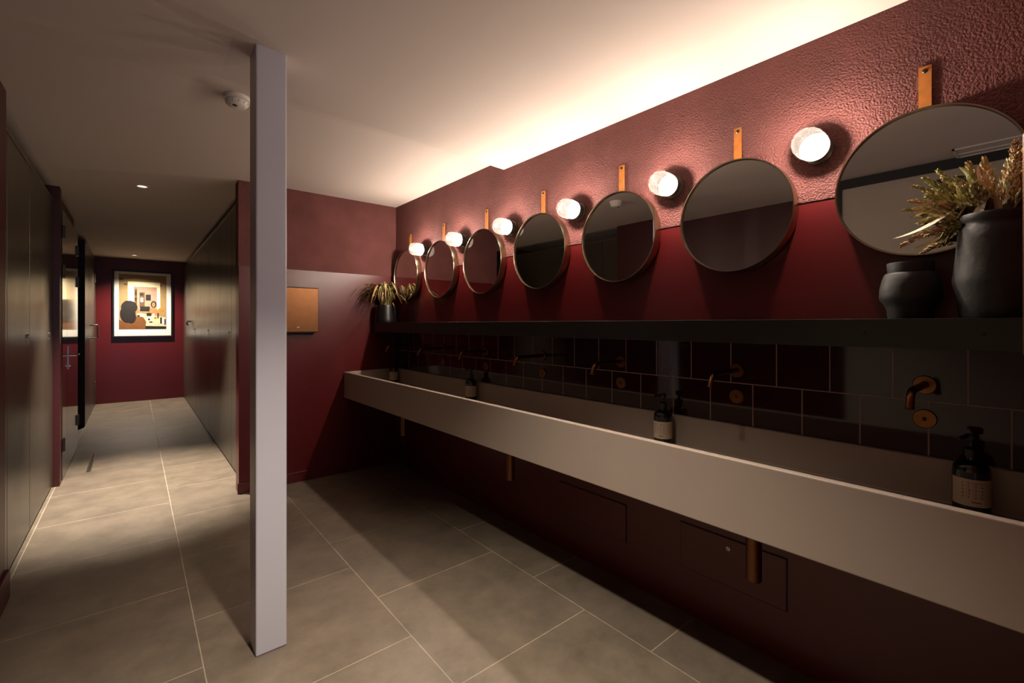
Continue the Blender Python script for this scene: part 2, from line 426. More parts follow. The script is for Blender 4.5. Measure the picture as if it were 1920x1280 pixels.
# ---------------------------------------------------------------- taps and sensor plates
def make_spout(label):
    r = thing('wall_spout', label, 'tap', (1.975, 0, 1.154), 'bronze wall spouts over the trough')
    bm = bmesh.new(); lathe(bm, [(0, 0), (0.030, 0), (0.030, 0.006), (0.028, 0.008), (0.012, 0.008)], (0,0,0), '-x', 32)
    obj('flange', bm, M['tap'], r, smooth=True)
    pts = [(-0.004,0,0), (-0.10,0,0), (-0.17,0,0)]
    for a in range(0, 66, 11):
        t = math.radians(a); pts.append((-0.185-0.045*math.sin(t), 0, -0.045*(1-math.cos(t))))
    pts.append((pts[-1][0]-0.010, 0, pts[-1][2]-0.028))
    bm = bmesh.new(); tube(bm, pts, 0.0105, 16)
    s = obj('spout', bm, M['tap'], r, smooth=True)
    e = Vector(pts[-1]); d = (Vector(pts[-1])-Vector(pts[-2])).normalized()
    bm = bmesh.new(); tube(bm, [e-d*0.003, e+d*0.004], 0.0112, 16)
    obj('nozzle', bm, M['tap'], s, smooth=True)
    return r
SL = ['bronze wall spout nearest the camera, over the nearest sensor plate', 'second bronze wall spout from the right over the trough', 'third bronze wall spout from the right, left of the nearer-middle soap bottle',
      'bronze wall spout in the middle of the seven over the trough', 'third bronze wall spout from the far end wall', 'second bronze wall spout from the far end wall', 'bronze wall spout nearest the far end wall']
s0 = make_spout(SL[0]); s0.location.y = YM[0]
for k in range(1, 7): dup(s0, (1.975, YM[k], 1.154), SL[k])
def make_plate(label):
    r = thing('sensor_plate', label, 'tap sensor', (1.975, 0, 1.044), 'round bronze sensor plates on the tiles')
    bm = bmesh.new(); lathe(bm, [(0, 0), (0.0305, 0), (0.0305, 0.005), (0.0285, 0.007), (0, 0.007)], (0,0,0), '-x', 32)
    obj('plate', bm, M['tap'], r, smooth=True)
    bm = bmesh.new(); box(bm, -0.0085, -0.006, -0.005, 0.005, -0.006, 0.006)
    obj('sensor_window', bm, M['black'], r, bevel=0.001)
    return r
PL = ['round bronze sensor plate nearest the camera, below the nearest spout', 'second round sensor plate from the right, below the second spout', 'third round sensor plate from the right on the tiles',
      'round sensor plate below the middle spout', 'third round sensor plate from the far end wall', 'second round sensor plate from the far end wall', 'round sensor plate nearest the far end wall']
p0 = make_plate(PL[0]); p0.location.y = YM[0]
for k in range(1, 7): dup(p0, (1.975, YM[k], 1.044), PL[k])

# ---------------------------------------------------------------- soap bottles
def make_bottle(label):
    r = thing('soap_bottle', label, 'soap bottle', (1.905, 0, 0.793), 'dark pump soap bottles standing in the trough')
    bm = bmesh.new()
    lathe(bm, [(0, 0), (0.038, 0), (0.041, 0.003), (0.0415, 0.010), (0.0415, 0.125), (0.040, 0.137), (0.034, 0.147), (0.024, 0.154), (0.016, 0.158), (0.0145, 0.163), (0.0145, 0.172), (0, 0.172)], (0,0,0), 'z', 40)
    obj('bottle_body', bm, M['bottle'], r, smooth=True)
    # pump
    bm = bmesh.new()
    lathe(bm, [(0, 0.168), (0.0175, 0.168), (0.0175, 0.190), (0.012, 0.194), (0.006, 0.196), (0.006, 0.212), (0.013, 0.214), (0.015, 0.220), (0.015, 0.229), (0.011, 0.233), (0, 0.234)], (0,0,0), 'z', 24)
    tube(bm, [(-0.006,0.004,0.226), (-0.025,0.014,0.2255), (-0.040,0.022,0.221)], [0.006, 0.0055, 0.0045], 10)
    obj('pump', bm, M['pump'], r, smooth=True)
    # label sleeve
    def patch(bm, a0, a1, z0, z1, rr, mi, n):
        vs = [[bm.verts.new((rr*math.cos(a0+(a1-a0)*i/n), rr*math.sin(a0+(a1-a0)*i/n), z)) for z in (z0, z1)] for i in range(n+1)]
        for p, q in zip(vs, vs[1:]):
            f = bm.faces.new((p[0], q[0], q[1], p[1])); f.material_index = mi
    a0, a1 = math.radians(115), math.radians(335)
    bm = bmesh.new()
    patch(bm, a0, a1, 0.030, 0.108, 0.0419, 0, 36)
    A = lambda d: math.radians(d)
    for d in (171, 190, 209, 229, 268):
        patch(bm, A(d), A(d+0.7), 0.036 if d == 229 else 0.052, 0.104, 0.0421, 1, 1)
    rnd = random.Random(3)
    for dcol in (157, 176, 195, 214):
        for row in range(5):
            z = 0.096-0.010*row; w = rnd.uniform(4, 10)
            patch(bm, A(dcol), A(dcol+w), z, z+0.0022, 0.0421, 1, 2)
            patch(bm, A(dcol), A(dcol+w*0.6), z-0.004, z-0.0028, 0.0421, 1, 2)
    for d in (238, 246, 254, 277, 285):
        z = 0.050
        while z < 0.095:
            h = rnd.uniform(0.004, 0.010); patch(bm, A(d), A(d+1.2), z, z+h, 0.0421, 1, 1); z += h+0.003
    patch(bm, A(186), A(214), 0.041, 0.0445, 0.0421, 2, 5)
    obj('paper_label', bm, [M['label'], M['labelink'], M['labelred']], r, smooth=True)
    bm = bmesh.new(); patch(bm, A(200), A(222), 0.014, 0.019, 0.0418, 0, 5); patch(bm, A(200), A(214), 0.022, 0.025, 0.0418, 0, 5)
    obj('lower_print', bm, M['labelink'], r, smooth=True)
    return r
b0 = make_bottle('large-looking dark soap bottle with cream label at the right end of the trough'); b0.location.y = 0.168
for y, lb in ((1.188, 'dark soap bottle with cream label in the trough, second from the right'), (2.77, 'dark soap bottle with cream label in the trough, third from the right'), (4.06, 'dark soap bottle with cream label by the far end wall')):
    dup(b0, (1.905, y, 0.793), lb)

# ---------------------------------------------------------------- hand dryers (copper boxes)
def make_dryer(label):
    r = thing('hand_dryer', label, 'hand dryer', (0, 0, 0), 'copper wall boxes at both ends of the wash area')
    w, h, d = 0.33, 0.375, 0.08
    bm = bmesh.new(); box(bm, -w/2, w/2, -d, 0, 0, h)
    obj('cover', bm, M['copper'], r, bevel=0.004)
    bm = bmesh.new(); box(bm, -w/2+0.006, w/2-0.006, -d+0.008, 0, -0.006, 0.0)
    obj('outlet_grille', bm, M['black'], r)
    bm = bmesh.new(); box(bm, -w/2+0.01, w/2-0.01, -d+0.012, 0, h, h+0.006)
    obj('top_vent', bm, M['black'], r)
    bm = bmesh.new()
    v = [(-0.012,0), (-0.004,0.012), (0.004,0.012), (0.012,0), (0.006,0), (0.0,0.008), (-0.006,0)]
    vs = [bm.verts.new((x, -d-0.0008, 0.035+z)) for x, z in v]; vb = [bm.verts.new((x, -d, 0.035+z)) for x, z in v]
    bm.faces.new(vs); bm.faces.new(vb)
    for i in range(7): bm.faces.new((vs[i], vs[(i+1) % 7], vb[(i+1) % 7], vb[i]))
    obj('emblem', bm, M['steel'], r)
    return r
d0 = make_dryer('brushed copper hand dryer on the far end wall, half behind the column'); d0.location = (1.062, YE, 1.285)
d1 = dup(d0, (1.308, YN, 1.297), 'brushed copper hand dryer at the right edge beside the big dark vase'); d1.rotation_euler = (0, 0, PI)

# ---------------------------------------------------------------- access panels under the trough
def panel(y0, y1, z0, z1, label, lock=None):
    r = thing('access_panel', label, 'access panel', (XW, (y0+y1)/2, z0), 'access panels in the lower wall')
    w = (y1-y0)/2; h = z1-z0
    bm = bmesh.new(); box(bm, -0.0025, 0, -w, w, 0, h); obj('shadow_gap', bm, M['black'], r)
    bm = bmesh.new(); box(bm, -0.006, -0.0025, -w+0.004, w-0.004, 0.004, h-0.004); obj('door', bm, M['satin'], r, bevel=0.0008)
    if lock:
        bm = bmesh.new(); lathe(bm, [(0, 0.004), (0.009, 0.004), (0.011, 0.002), (0.011, 0)], (-0.006, lock[0]-(y0+y1)/2, lock[1]-z0), '-x', 20)
        l = obj('lock', bm, M['steel'], r, smooth=True); l['label'] = 'round steel budget lock'
        bm = bmesh.new(); box(bm, -0.0108, -0.0098, lock[0]-(y0+y1)/2-0.0012, lock[0]-(y0+y1)/2+0.0012, lock[1]-z0-0.006, lock[1]-z0+0.006)
        obj('keyway', bm, M['black'], l)
panel(0.687, 1.145, 0.213, 0.425, 'dark red access panel with a round lock behind the nearest drain pipe', (0.917, 0.380))
panel(1.45, 1.936, 0.205, 0.405, 'dark red access panel left of the one with the round lock')

# ---------------------------------------------------------------- cubicle fronts, left side
PX = -0.52
def lock_part(parent, y, z, sx, x):
    bm = bmesh.new(); lathe(bm, [(0, 0.008), (0.010, 0.008), (0.013, 0.005), (0.013, 0)], (x, y, z), sx, 18)
    l = obj('lock', bm, M['steel'], parent, smooth=True)
    s = -1 if sx == '-x' else 1
    bm = bmesh.new(); box(bm, min(x, x+s*0.004), max(x, x+s*0.004), y-0.006, y+0.006, z-0.05, z-0.025); obj('indicator', bm, M['steel'], l, bevel=0.001)
def leaf(name, label, cat, side, y0, y1, z0, z1, lock=None, mat_='laminate', cap=True, group=None, th=0.02):
    X = PX if side < 0 else 0.70
    r = thing(name, label, cat, (0, 0, 0), group)
    bm = bmesh.new()
    box(bm, *((X-th, X) if side < 0 else (X, X+th)), y0+0.005, y1-0.005, z0, z1)
    obj('leaf' if 'door' in name else 'board', bm, M[mat_], r, bevel=0.0015)
    if cap:
        bm = bmesh.new(); box(bm, *((X-th-0.004, X+0.006) if side < 0 else (X-0.006, X+th+0.004)), y0, y1, z1, z1+0.022)
        obj('top_rail', bm, M['rail'], r, bevel=0.001)
    if lock: lock_part(r, lock, 1.275, 'x' if side < 0 else '-x', X)
    return r
GL = 'cubicle fronts on the left'
leaf('cubicle_panel', 'narrow dark cubicle panel next to the near left wall', 'panel', -1, 3.325, 3.57, 0.03, 2.365, group=GL)
leaf('cubicle_door', 'dark cubicle door at the left edge, second board of the left front', 'door', -1, 3.57, 4.25, 0.03, 2.365, 4.17, group=GL)
leaf('cubicle_door', 'wide dark cubicle door just before the red post on the left', 'door', -1, 4.25, 5.32, 0.03, 2.365, 5.1, group=GL)
sbox('trim_3', (-0.56, -0.53, 3.33, 5.33, 0.0, 0.05), M['black'], 'dark plinth under the left cubicle front', 'plinth')
sbox('wall_post', (-2.2, -0.480, 5.33, 5.45, -0.05, 2.7), M['satin_dark'], 'narrow dark red wall end between the left cubicles and the polished doors', 'wall')
sbox('wall_doorway', (-0.62, -0.515, 5.45, 6.95, -0.05, 2.7), M['doorframe'], 'brown door surround on the left of the corridor', 'wall')
dd = thing('double_door', 'polished dark double door with steel lever handle on the left of the corridor', 'door', (0, 0, 0))
for ya, yb in ((5.50, 5.86), (5.864, 6.88)):
    bm = bmesh.new(); box(bm, -0.512, -0.478, ya, yb, 0.012, 2.35); lf = obj('leaf', bm, M['glossdoor'], dd, bevel=0.002)
    for z in (0.31, 1.81, 2.15):
        yh = ya if ya < 5.6 else yb-0.05
        bm = bmesh.new(); box(bm, -0.478, -0.468, yh-0.02, yh+0.05, z-0.055, z+0.055); tube(bm, [(-0.468, yh, z-0.055), (-0.468, yh, z+0.055)], 0.008, 10)
        obj('hinge', bm, M['darksteel'], lf)
bm = bmesh.new(); box(bm, -0.478, -0.472, 5.92, 5.96, 0.93, 1.15); hp = obj('handle_plate', bm, M['steel'], dd, bevel=0.002)
bm = bmesh.new(); tube(bm, [(-0.474, 5.94, 1.06), (-0.42, 5.94, 1.06), (-0.415, 5.95, 1.06), (-0.415, 6.07, 1.06)], 0.009, 10); obj('lever', bm, M['steel'], hp, smooth=True)
bm = bmesh.new(); lathe(bm, [(0, 0.014), (0.011, 0.014), (0.013, 0.0)], (-0.474, 5.94, 0.965), 'x', 16); obj('keyhole_cover', bm, M['steel'], hp, smooth=True)

sbox('wall_recess', (-0.62, -0.58, 6.95, 8.17, -0.05, 2.7), M['doorframe'], 'dark recessed wall beyond the polished doors', 'wall')
ep = thing('partition_end', 'black edge-on end board of the far left cubicle front', 'panel', (0, 0, 0))
bm = bmesh.new(); box(bm, -0.60, -0.50, 8.17, 8.20, 0.02, 2.46); obj('board', bm, M['black'], ep, bevel=0.001)
PX = -0.50
leaf('cubicle_panel', 'dark panel of the far left cubicle front next to its black end', 'panel', -1, 8.20, 8.80, 0.02, 2.42, group=GL)
fd = leaf('cubicle_door', 'dark cubicle door at the far left end with a D-shaped pull', 'door', -1, 8.80, 10.1, 0.02, 2.42, group=GL)
bm = bmesh.new(); tube(bm, [(-0.50, 9.0, 1.34), (-0.42, 9.0, 1.34), (-0.41, 9.0, 1.33), (-0.41, 9.0, 1.16), (-0.42, 9.0, 1.15), (-0.50, 9.0, 1.15)], 0.010, 10)
obj('pull_handle', bm, M['steel'], fd, smooth=True)
for z in (0.35, 2.1):
    bm = bmesh.new(); box(bm, -0.50, -0.485, 10.0, 10.09, z-0.07, z+0.07); obj('hinge', bm, M['rail'], fd, bevel=0.003)
leaf('cubicle_panel', 'narrow dark panel of the left front meeting the picture wall', 'panel', -1, 10.1, 10.395, 0.02, 2.42, group=GL)

# ---------------------------------------------------------------- cubicle fronts, right side
GR = 'cubicle fronts on the right of the corridor'
ys = [4.33, 4.956, 5.72, 6.57, 7.61, 8.18, 9.24, 10.39]
RL = ['dark cubicle panel behind the red wall corner, nearest of the right front', 'nearest dark cubicle door on the right of the corridor', 'second dark panel of the right cubicle front', 'second dark cubicle door on the right of the corridor',
      'third dark panel of the right cubicle front', 'third dark cubicle door on the right of the corridor', 'dark panel of the right cubicle front meeting the picture wall']
fr = []
for k in range(7):
    dr = k in (1, 3, 5)
    fr.append(leaf('cubicle_door' if dr else 'cubicle_panel', RL[k], 'door' if dr else 'panel', 1, ys[k], ys[k+1], 0.03, 2.405, (ys[k]+0.12) if dr else None, group=GR))
bm = bmesh.new(); tube(bm, [(0.70, 8.95, 1.40), (0.655, 8.95, 1.40), (0.65, 8.95, 1.39), (0.65, 8.95, 1.35), (0.67, 8.95, 1.34)], 0.012, 10); obj('coat_hook', bm, M['steel'], fr[5], smooth=True)
bm = bmesh.new(); box(bm, 0.685, 0.725, 4.31, 4.335, 0.03, 2.405); obj('edge_channel', bm, M['rail'], fr[0], bevel=0.001)
bm = bmesh.new(); box(bm, 0.66, 0.71, 4.36, 4.42, 0.0, 0.03); obj('foot', bm, M['rail'], fr[0], bevel=0.003)
sbox('trim_4', (0.71, 0.74, 4.33, 10.39, 0.0, 0.05), M['black'], 'dark plinth under the right cubicle front', 'plinth')

# ---------------------------------------------------------------- ceiling fixtures, floor slot
def downlight(x, y, z, label):
    r = thing('downlight', label, 'downlight', (x, y, z), 'recessed ceiling downlights')
    bm = bmesh.new(); lathe(bm, [(0.033, -0.006), (0.045, -0.007), (0.048, 0.0), (0.033, 0.0), (0.033, -0.006)], (0,0,0), 'z', 32); obj('trim_ring', bm, M['plastic'], r, smooth=True)
    bm = bmesh.new(); lathe(bm, [(0, -0.0018), (0.033, -0.0018), (0.033, -0.0008), (0, -0.0008)], (0,0,0), 'z', 24); obj('lens', bm, M['spotglow'], r)
downlight(0.05, 4.87, 2.4995, 'small recessed downlight in the ceiling at the corridor entrance')
downlight(0.0, 9.80, 2.4995, 'small recessed downlight in front of the framed picture')
sd = thing('smoke_detector', 'round white smoke detector on the ceiling left of the column', 'smoke detector', (0.40, 2.66, 2.5))
bm = bmesh.new(); lathe(bm, [(0, 0), (0.058, 0), (0.058, -0.020), (0.055, -0.022), (0.052, -0.022)], (0,0,0), 'z', 40); obj('base_plate', bm, M['plastic'], sd, smooth=True)
bm = bmesh.new(); lathe(bm, [(0.050, -0.020), (0.052, -0.026), (0.050, -0.036), (0.042, -0.046), (0.030, -0.050), (0, -0.051)], (0,0,0), 'z', 40); hd = obj('sensor_head', bm, M['plastic'], sd, smooth=True)
for k in range(12):
    a = 2*PI*k/12; c, s = math.cos(a), math.sin(a)
    bm = bmesh.new(); tube(bm, [(0.0505*c, 0.0505*s, -0.030), (0.049*c, 0.049*s, -0.039)], 0.0022, 6); obj('vent', bm, M['vent'], hd)
bm = bmesh.new(); lathe(bm, [(0, -0.0535), (0.010, -0.053), (0.012, -0.049), (0, -0.048)], (-0.012, -0.016, 0), 'z', 16); obj('indicator', bm, M['slot'], hd, smooth=True)

sl = thing('floor_drain', 'narrow slotted floor cover set in the corridor tiles on the left', 'floor drain', (-0.325, 6.06, 0.0))
bm = bmesh.new(); box(bm, -0.016, 0.016, -0.385, 0.385, 0.0, 0.0015); obj('rim', bm, M['rail'], sl)
bm = bmesh.new(); box(bm, -0.007, 0.007, -0.375, 0.375, 0.0015, 0.002); obj('slot', bm, M['slot'], sl)

hatch = thing('ceiling_hatch', 'flat framed hatch in the ceiling, seen only in the nearest mirror', 'hatch', (-0.33, 0.02, 2.488))
bm = bmesh.new()
for a in ((-0.11,0.11,-0.43,-0.418), (-0.11,0.11,0.418,0.43), (-0.11,-0.098,-0.43,0.43), (0.098,0.11,-0.43,0.43), (-0.03,-0.018,-0.43,0.43)): box(bm, a[0], a[1], a[2], a[3], -0.010, 0.0)
obj('frame', bm, M['plastic'], hatch)
bm = bmesh.new(); box(bm, -0.097, 0.097, -0.417, 0.417, -0.004, 0.0); obj('hatch_door', bm, M['ceiling'], hatch)

# ---------------------------------------------------------------- framed picture
pic = thing('framed_picture', 'black framed photograph of a person at a lit dressing mirror on the corridor end wall', 'picture', (0.124, 10.4, 1.13))
W, H = 0.41, 1.16
bm = bmesh.new()
for a in ((-W,-W+0.02,0,H), (W-0.02,W,0,H), (-W+0.02,W-0.02,0,0.02), (-W+0.02,W-0.02,H-0.02,H)): box(bm, a[0], a[1], -0.045, 0, a[2], a[3])
obj('frame', bm, M['black'], pic, bevel=0.002)
mm = mat('white_mat_board', (232, 226, 214), 0.7, var=0.01)
bm = bmesh.new(); box(bm, -W+0.02, W-0.02, -0.022, -0.004, 0.02, H-0.02); obj('mat_board', bm, mm, pic)
PC = [mat('print_'+n, c, 0.5, var=v, vscale=30) for n, c, v in (
    ('wall', (150, 122, 78), 0.08), ('glow', (255, 240, 190), 0.05), ('reflection', (168, 132, 110), 0.1), ('dark', (28, 22, 18), 0.3), ('skin', (168, 112, 70), 0.1),
    ('garment', (112, 70, 34), 0.15), ('table', (200, 182, 148), 0.12), ('orange', (196, 116, 40), 0.1), ('white', (238, 228, 205), 0.05), ('blue', (54, 58, 96), 0.1), ('brown', (96, 66, 40), 0.15))]
bm = bmesh.new()
PW0, PW1, PH0, PH1 = -0.33, 0.325, 0.137, 1.095
lay = [0]
def poly(pts, mi):
    lay[0] += 1; y = -0.0225-0.00004*lay[0]
    f = bm.faces.new([bm.verts.new((PW0+(PW1-PW0)*s, y, PH0+(PH1-PH0)*t)) for s, t in pts]); f.material_index = mi
def rect(s0, s1, t0, t1, mi): poly([(s0,t0), (s1,t0), (s1,t1), (s0,t1)], mi)
def ell(s, t, a, b, mi, n=20): poly([(s+a*math.cos(2*PI*k/n), t+b*math.sin(2*PI*k/n)) for k in range(n)], mi)
rect(0, 1, 0, 1, 0); rect(0, 0.09, 0.89, 1, 10); rect(0, 1, 0.93, 1, 0)
rect(0.10, 0.17, 0.80, 0.83, 10); rect(0.86, 0.90, 0.80, 0.83, 10)
poly([(0.18,0.87), (0.18,0.40), (0.86,0.34), (0.86,0.87)], 1)
poly([(0.30,0.78), (0.30,0.34), (0.79,0.34), (0.79,0.78)], 2)
for t_ in range(6): ell(0.235, 0.46+0.065*t_, 0.022, 0.02, 8); ell(0.825, 0.42+0.07*t_, 0.02, 0.02, 8)
for s_ in range(7): ell(0.28+0.08*s_, 0.825, 0.02, 0.018, 8)
rect(0.32, 0.37, 0.46, 0.74, 10); rect(0.325, 0.36, 0.62, 0.70, 3); rect(0.325, 0.36, 0.52, 0.58, 3)
rect(0.42, 0.53, 0.42, 0.68, 10); rect(0.43, 0.50, 0.62, 0.66, 3); rect(0.44, 0.50, 0.50, 0.58, 8)
rect(0.55, 0.66, 0.53, 0.64, 3)
rect(0.43, 0.64, 0.33, 0.42, 3)
ell(0.72, 0.46, 0.062, 0.065, 3); ell(0.718, 0.455, 0.036, 0.045, 4)
poly([(0.62,0.30), (0.64,0.38), (0.70,0.40), (0.76,0.39), (0.82,0.35), (0.83,0.28)], 4)
poly([(0.36,0.30), (0.98,0.22), (0.99,0.05), (0.54,0.06), (0.40,0.18)], 6)
poly([(0.54,0.06), (0.99,0.05), (0.99,0.0), (0.54,0.0)], 3)
rect(0.57, 0.67, 0.24, 0.30, 3); ell(0.62, 0.18, 0.05, 0.04, 8); ell(0.62, 0.18, 0.025, 0.022, 3); ell(0.76, 0.21, 0.035, 0.025, 7); ell(0.66, 0.13, 0.04, 0.018, 10)
rect(0.70, 0.735, 0.22, 0.29, 8); rect(0.80, 0.83, 0.20, 0.30, 3); rect(0.86, 0.90, 0.10, 0.22, 3); rect(0.91, 0.94, 0.10, 0.20, 8); rect(0.95, 0.985, 0.08, 0.19, 9)
ell(0.87, 0.36, 0.06, 0.035, 7); ell(0.45, 0.27, 0.05, 0.018, 8); ell(0.40, 0.24, 0.03, 0.02, 3)
poly([(0,0), (0,0.17), (0.1,0.14), (0.30,0.16), (0.36,0.24), (0.50,0.22), (0.56,0.14), (0.54,0.0)], 5)
ell(0.365, 0.35, 0.045, 0.06, 4)
ell(0.18, 0.42, 0.12, 0.10, 3); ell(0.21, 0.40, 0.17, 0.12, 3); ell(0.18, 0.28, 0.16, 0.17, 3); ell(0.25, 0.22, 0.10, 0.12, 3)
obj('print', bm, PC, pic)

# ---------------------------------------------------------------- small dark pot by the vase
bm = bmesh.new()
lathe(bm, [(0, 0), (0.052, 0), (0.055, 0.004), (0.058, 0.030), (0.066, 0.048), (0.075, 0.060), (0.0765, 0.070), (0.075, 0.095), (0.070, 0.120), (0.064, 0.138), (0.061, 0.142), (0.055, 0.144), (0.0555, 0.150), (0.0575, 0.172), (0.0565, 0.175), (0.052, 0.174), (0.050, 0.150), (0.056, 0.12), (0.060, 0.06), (0.045, 0.012), (0, 0.01)], (0,0,0), 'z', 56)
o = obj('stoneware_pot', bm, M['ceramic'], smooth=True); o.location = (1.86, 0.298, SZ)
tag(o, 'small empty charcoal stoneware pot on the shelf left of the big vase', 'pot')

# ---------------------------------------------------------------- large vase with dried flowers
VX, VY = 1.832, 0.112
vase = thing('vase_of_dried_flowers', 'big dark stoneware vase of dried flower spikes at the right end of the shelf', 'vase', (VX, VY, SZ))
bm = bmesh.new()
lathe(bm, [(0, 0), (0.072, 0), (0.075, 0.004), (0.082, 0.050), (0.0885, 0.095), (0.0895, 0.110), (0.087, 0.125), (0.083, 0.170), (0.079, 0.220), (0.076, 0.250), (0.070, 0.258), (0.070, 0.266), (0.075, 0.272), (0.076, 0.285), (0.074, 0.289), (0.069, 0.287), (0.065, 0.262), (0.074, 0.21), (0.080, 0.11), (0.066, 0.012), (0, 0.01)], (0,0,0), 'z', 64)
obj('vase', bm, M['ceramic'], vase, smooth=True)
FL = [mat('dried_olive', (160, 152, 88), 0.8, var=0.25, vscale=60), mat('dried_straw', (222, 202, 152), 0.8, var=0.2, vscale=60), mat('dried_pink', (190, 148, 116), 0.8, var=0.25, vscale=60),
      mat('dried_pale_leaf', (238, 222, 196), 0.75, var=0.12, vscale=40), mat('dried_dark_leaf', (98, 84, 62), 0.85, var=0.25, vscale=50), mat('dried_green', (146, 152, 92), 0.8, var=0.25, vscale=60)]
def bez(p0, p1, p2, t): return p0*(1-t)**2+p1*2*t*(1-t)+p2*t*t
def scale_leaf(bm, p, d, n, L_, w, mi):
    s = d.cross(n)
    if s.length < 1e-4: return
    s.normalize(); n = s.cross(d).normalized()
    a = bm.verts.new(p); b = bm.verts.new(p+d*L_*0.45+s*w+n*w*0.2); c = bm.verts.new(p+d*L_*0.45-s*w+n*w*0.2); e = bm.verts.new(p+d*L_); m_ = bm.verts.new(p+d*L_*0.45-n*w*0.5)
    for q in ((a, b, m_), (a, m_, c), (b, e, m_), (m_, e, c), (a, c, e, b)):
        f = bm.faces.new(q); f.material_index = mi
rnd = random.Random(11)
def spike(bm, p0, p2, lift, r, mis, start=0.45, n=95, sl=0.018):
    p0, p2 = Vector(p0), Vector(p2); p1 = (p0+p2)/2+Vector((0, 0, lift))
    pts = [bez(p0, p1, p2, i/14) for i in range(15)]
    tube(bm, pts, [0.0028*(1-0.7*i/14) for i in range(15)], 6, 4)
    for k in range(n):
        t = start+(1-start)*(k+rnd.random())/n
        p = bez(p0, p1, p2, t); d = (bez(p0, p1, p2, min(1, t+0.02))-bez(p0, p1, p2, t-0.02)).normalized()
        a = rnd.uniform(0, 2*PI); u = d.cross(Vector((0.2, 0.3, 0.9))).normalized(); w = d.cross(u)
        o_ = u*math.cos(a)+w*math.sin(a)
        tt = (t-start)/(1-start); env = r*(1-tt)**0.75*min(1, 0.5+tt*4)+0.0008
        dd_ = (d*0.95+o_*0.30).normalized()
        scale_leaf(bm, p+o_*env*rnd.uniform(0.35, 1.0), dd_, o_, sl*rnd.uniform(0.6, 1.15)*(1-0.35*tt), sl*0.22, rnd.choice(mis))
def strap(bm, pts, w, mi, sag=0.25, up=(0.25, 0.1, 1)):
    pts = [Vector(p) for p in pts]; n = len(pts); L_ = []
    dense = []
    for i in range(n-1):
        a = pts[max(0, i-1)]; b = pts[i]; c = pts[i+1]; d = pts[min(n-1, i+2)]
        for k in range(4):
            t = k/4
            dense.append(0.5*((2*b)+(c-a)*t+(2*a-5*b+4*c-d)*t*t+(3*b-a-3*c+d)*t**3))
    dense.append(pts[-1]); N = len(dense)
    rows = []
    for i, p in enumerate(dense):
        t = (dense[min(N-1, i+1)]-dense[max(0, i-1)]).normalized(); s = t.cross(Vector(up))
        if s.length < 0.05: s = Vector((0, 1, 0))
        s.normalize(); nn = s.cross(t)
        x = i/(N-1); ww = w*(0.25+0.75*min(1, x*4))*(1-x**3)+0.0004
        rows.append([bm.verts.new(p+s*ww+nn*ww*sag), bm.verts.new(p-nn*0.0006), bm.verts.new(p-s*ww+nn*ww*sag), bm.verts.new(p+nn*0.0012)])
    for a, b in zip(rows, rows[1:]):
        for k in range(4):
            f = bm.faces.new((a[k], a[(k+1) % 4], b[(k+1) % 4], b[k])); f.material_index = mi
bm = bmesh.new()
V0 = Vector((VX, VY, SZ))
def L(p): return Vector(p)-V0
root = Vector((0, 0.0, 0.25))
specs = [((1.84, 0.285, 1.772), 0.05, 0.010, (0, 1)), ((1.82, 0.293, 1.724), 0.05, 0.012, (1, 2, 0)), ((1.80, 0.300, 1.696), 0.05, 0.012, (1, 0)), ((1.80, 0.309, 1.589), 0.06, 0.012, (1, 2)),
         ((1.82, 0.270, 1.655), 0.06, 0.012, (0, 5, 1)), ((1.86, 0.265, 1.796), 0.03, 0.014, (5, 0)), ((1.86, 0.235, 1.812), 0.03, 0.014, (1, 5)), ((1.85, 0.170, 1.815), 0.02, 0.018, (0, 1, 2)),
         ((1.82, 0.135, 1.812), 0.02, 0.020, (0, 2, 1)), ((1.79, 0.075, 1.835), 0.0, 0.024, (0, 2, 1)), ((1.76, 0.07, 1.79), 0.02, 0.020, (2, 1, 0)), ((1.86, 0.285, 1.683), 0.05, 0.012, (4, 1)),
         ((1.82, 0.245, 1.614), 0.07, 0.012, (0, 1, 4)), ((1.80, 0.215, 1.600), 0.07, 0.010, (4, 5)), ((1.90, 0.22, 1.78), 0.03, 0.016, (4, 0)), ((1.91, 0.06, 1.83), 0.02, 0.02, (4, 0)), ((1.88, 0.0, 1.80), 0.02, 0.018, (0, 4)), ((1.80, 0.01, 1.75), 0.03, 0.018, (4, 2)),
         ((1.83, 0.255, 1.735), 0.05, 0.016, (5, 0, 1)), ((1.81, 0.225, 1.70), 0.06, 0.016, (4, 5, 2)), ((1.80, 0.19, 1.765), 0.03, 0.018, (0, 5, 1)), ((1.79, 0.15, 1.735), 0.05, 0.018, (4, 0))]
for tip, lift, r, mis in specs:
    t_ = L(tip); t_.x = min(t_.x, 0.025); dv = Vector((t_.x, t_.y, 0)); dv = dv.normalized()*0.04 if dv.length > 0.04 else dv
    spike(bm, root+dv*rnd.uniform(0.5, 1.0), t_, lift*0.8, r*1.3, mis, start=rnd.uniform(0.25, 0.4), n=165, sl=0.0165)
strap(bm, [root+Vector((0, 0.03, 0.02)), L((1.84, 0.137, 1.702)), L((1.82, 0.183, 1.691)), L((1.81, 0.227, 1.656)), L((1.80, 0.266, 1.632)), L((1.80, 0.303, 1.619)), L((1.79, 0.330, 1.612))], 0.010, 3, 0.2, (-0.6, 0.1, 0.8))
strap(bm, [root+Vector((0, -0.01, 0.02)), L((1.83, 0.11, 1.705)), L((1.81, 0.09, 1.716)), L((1.80, 0.06, 1.725)), L((1.79, 0.03, 1.72))], 0.010, 3, 0.2, (-0.6, 0.1, 0.8))
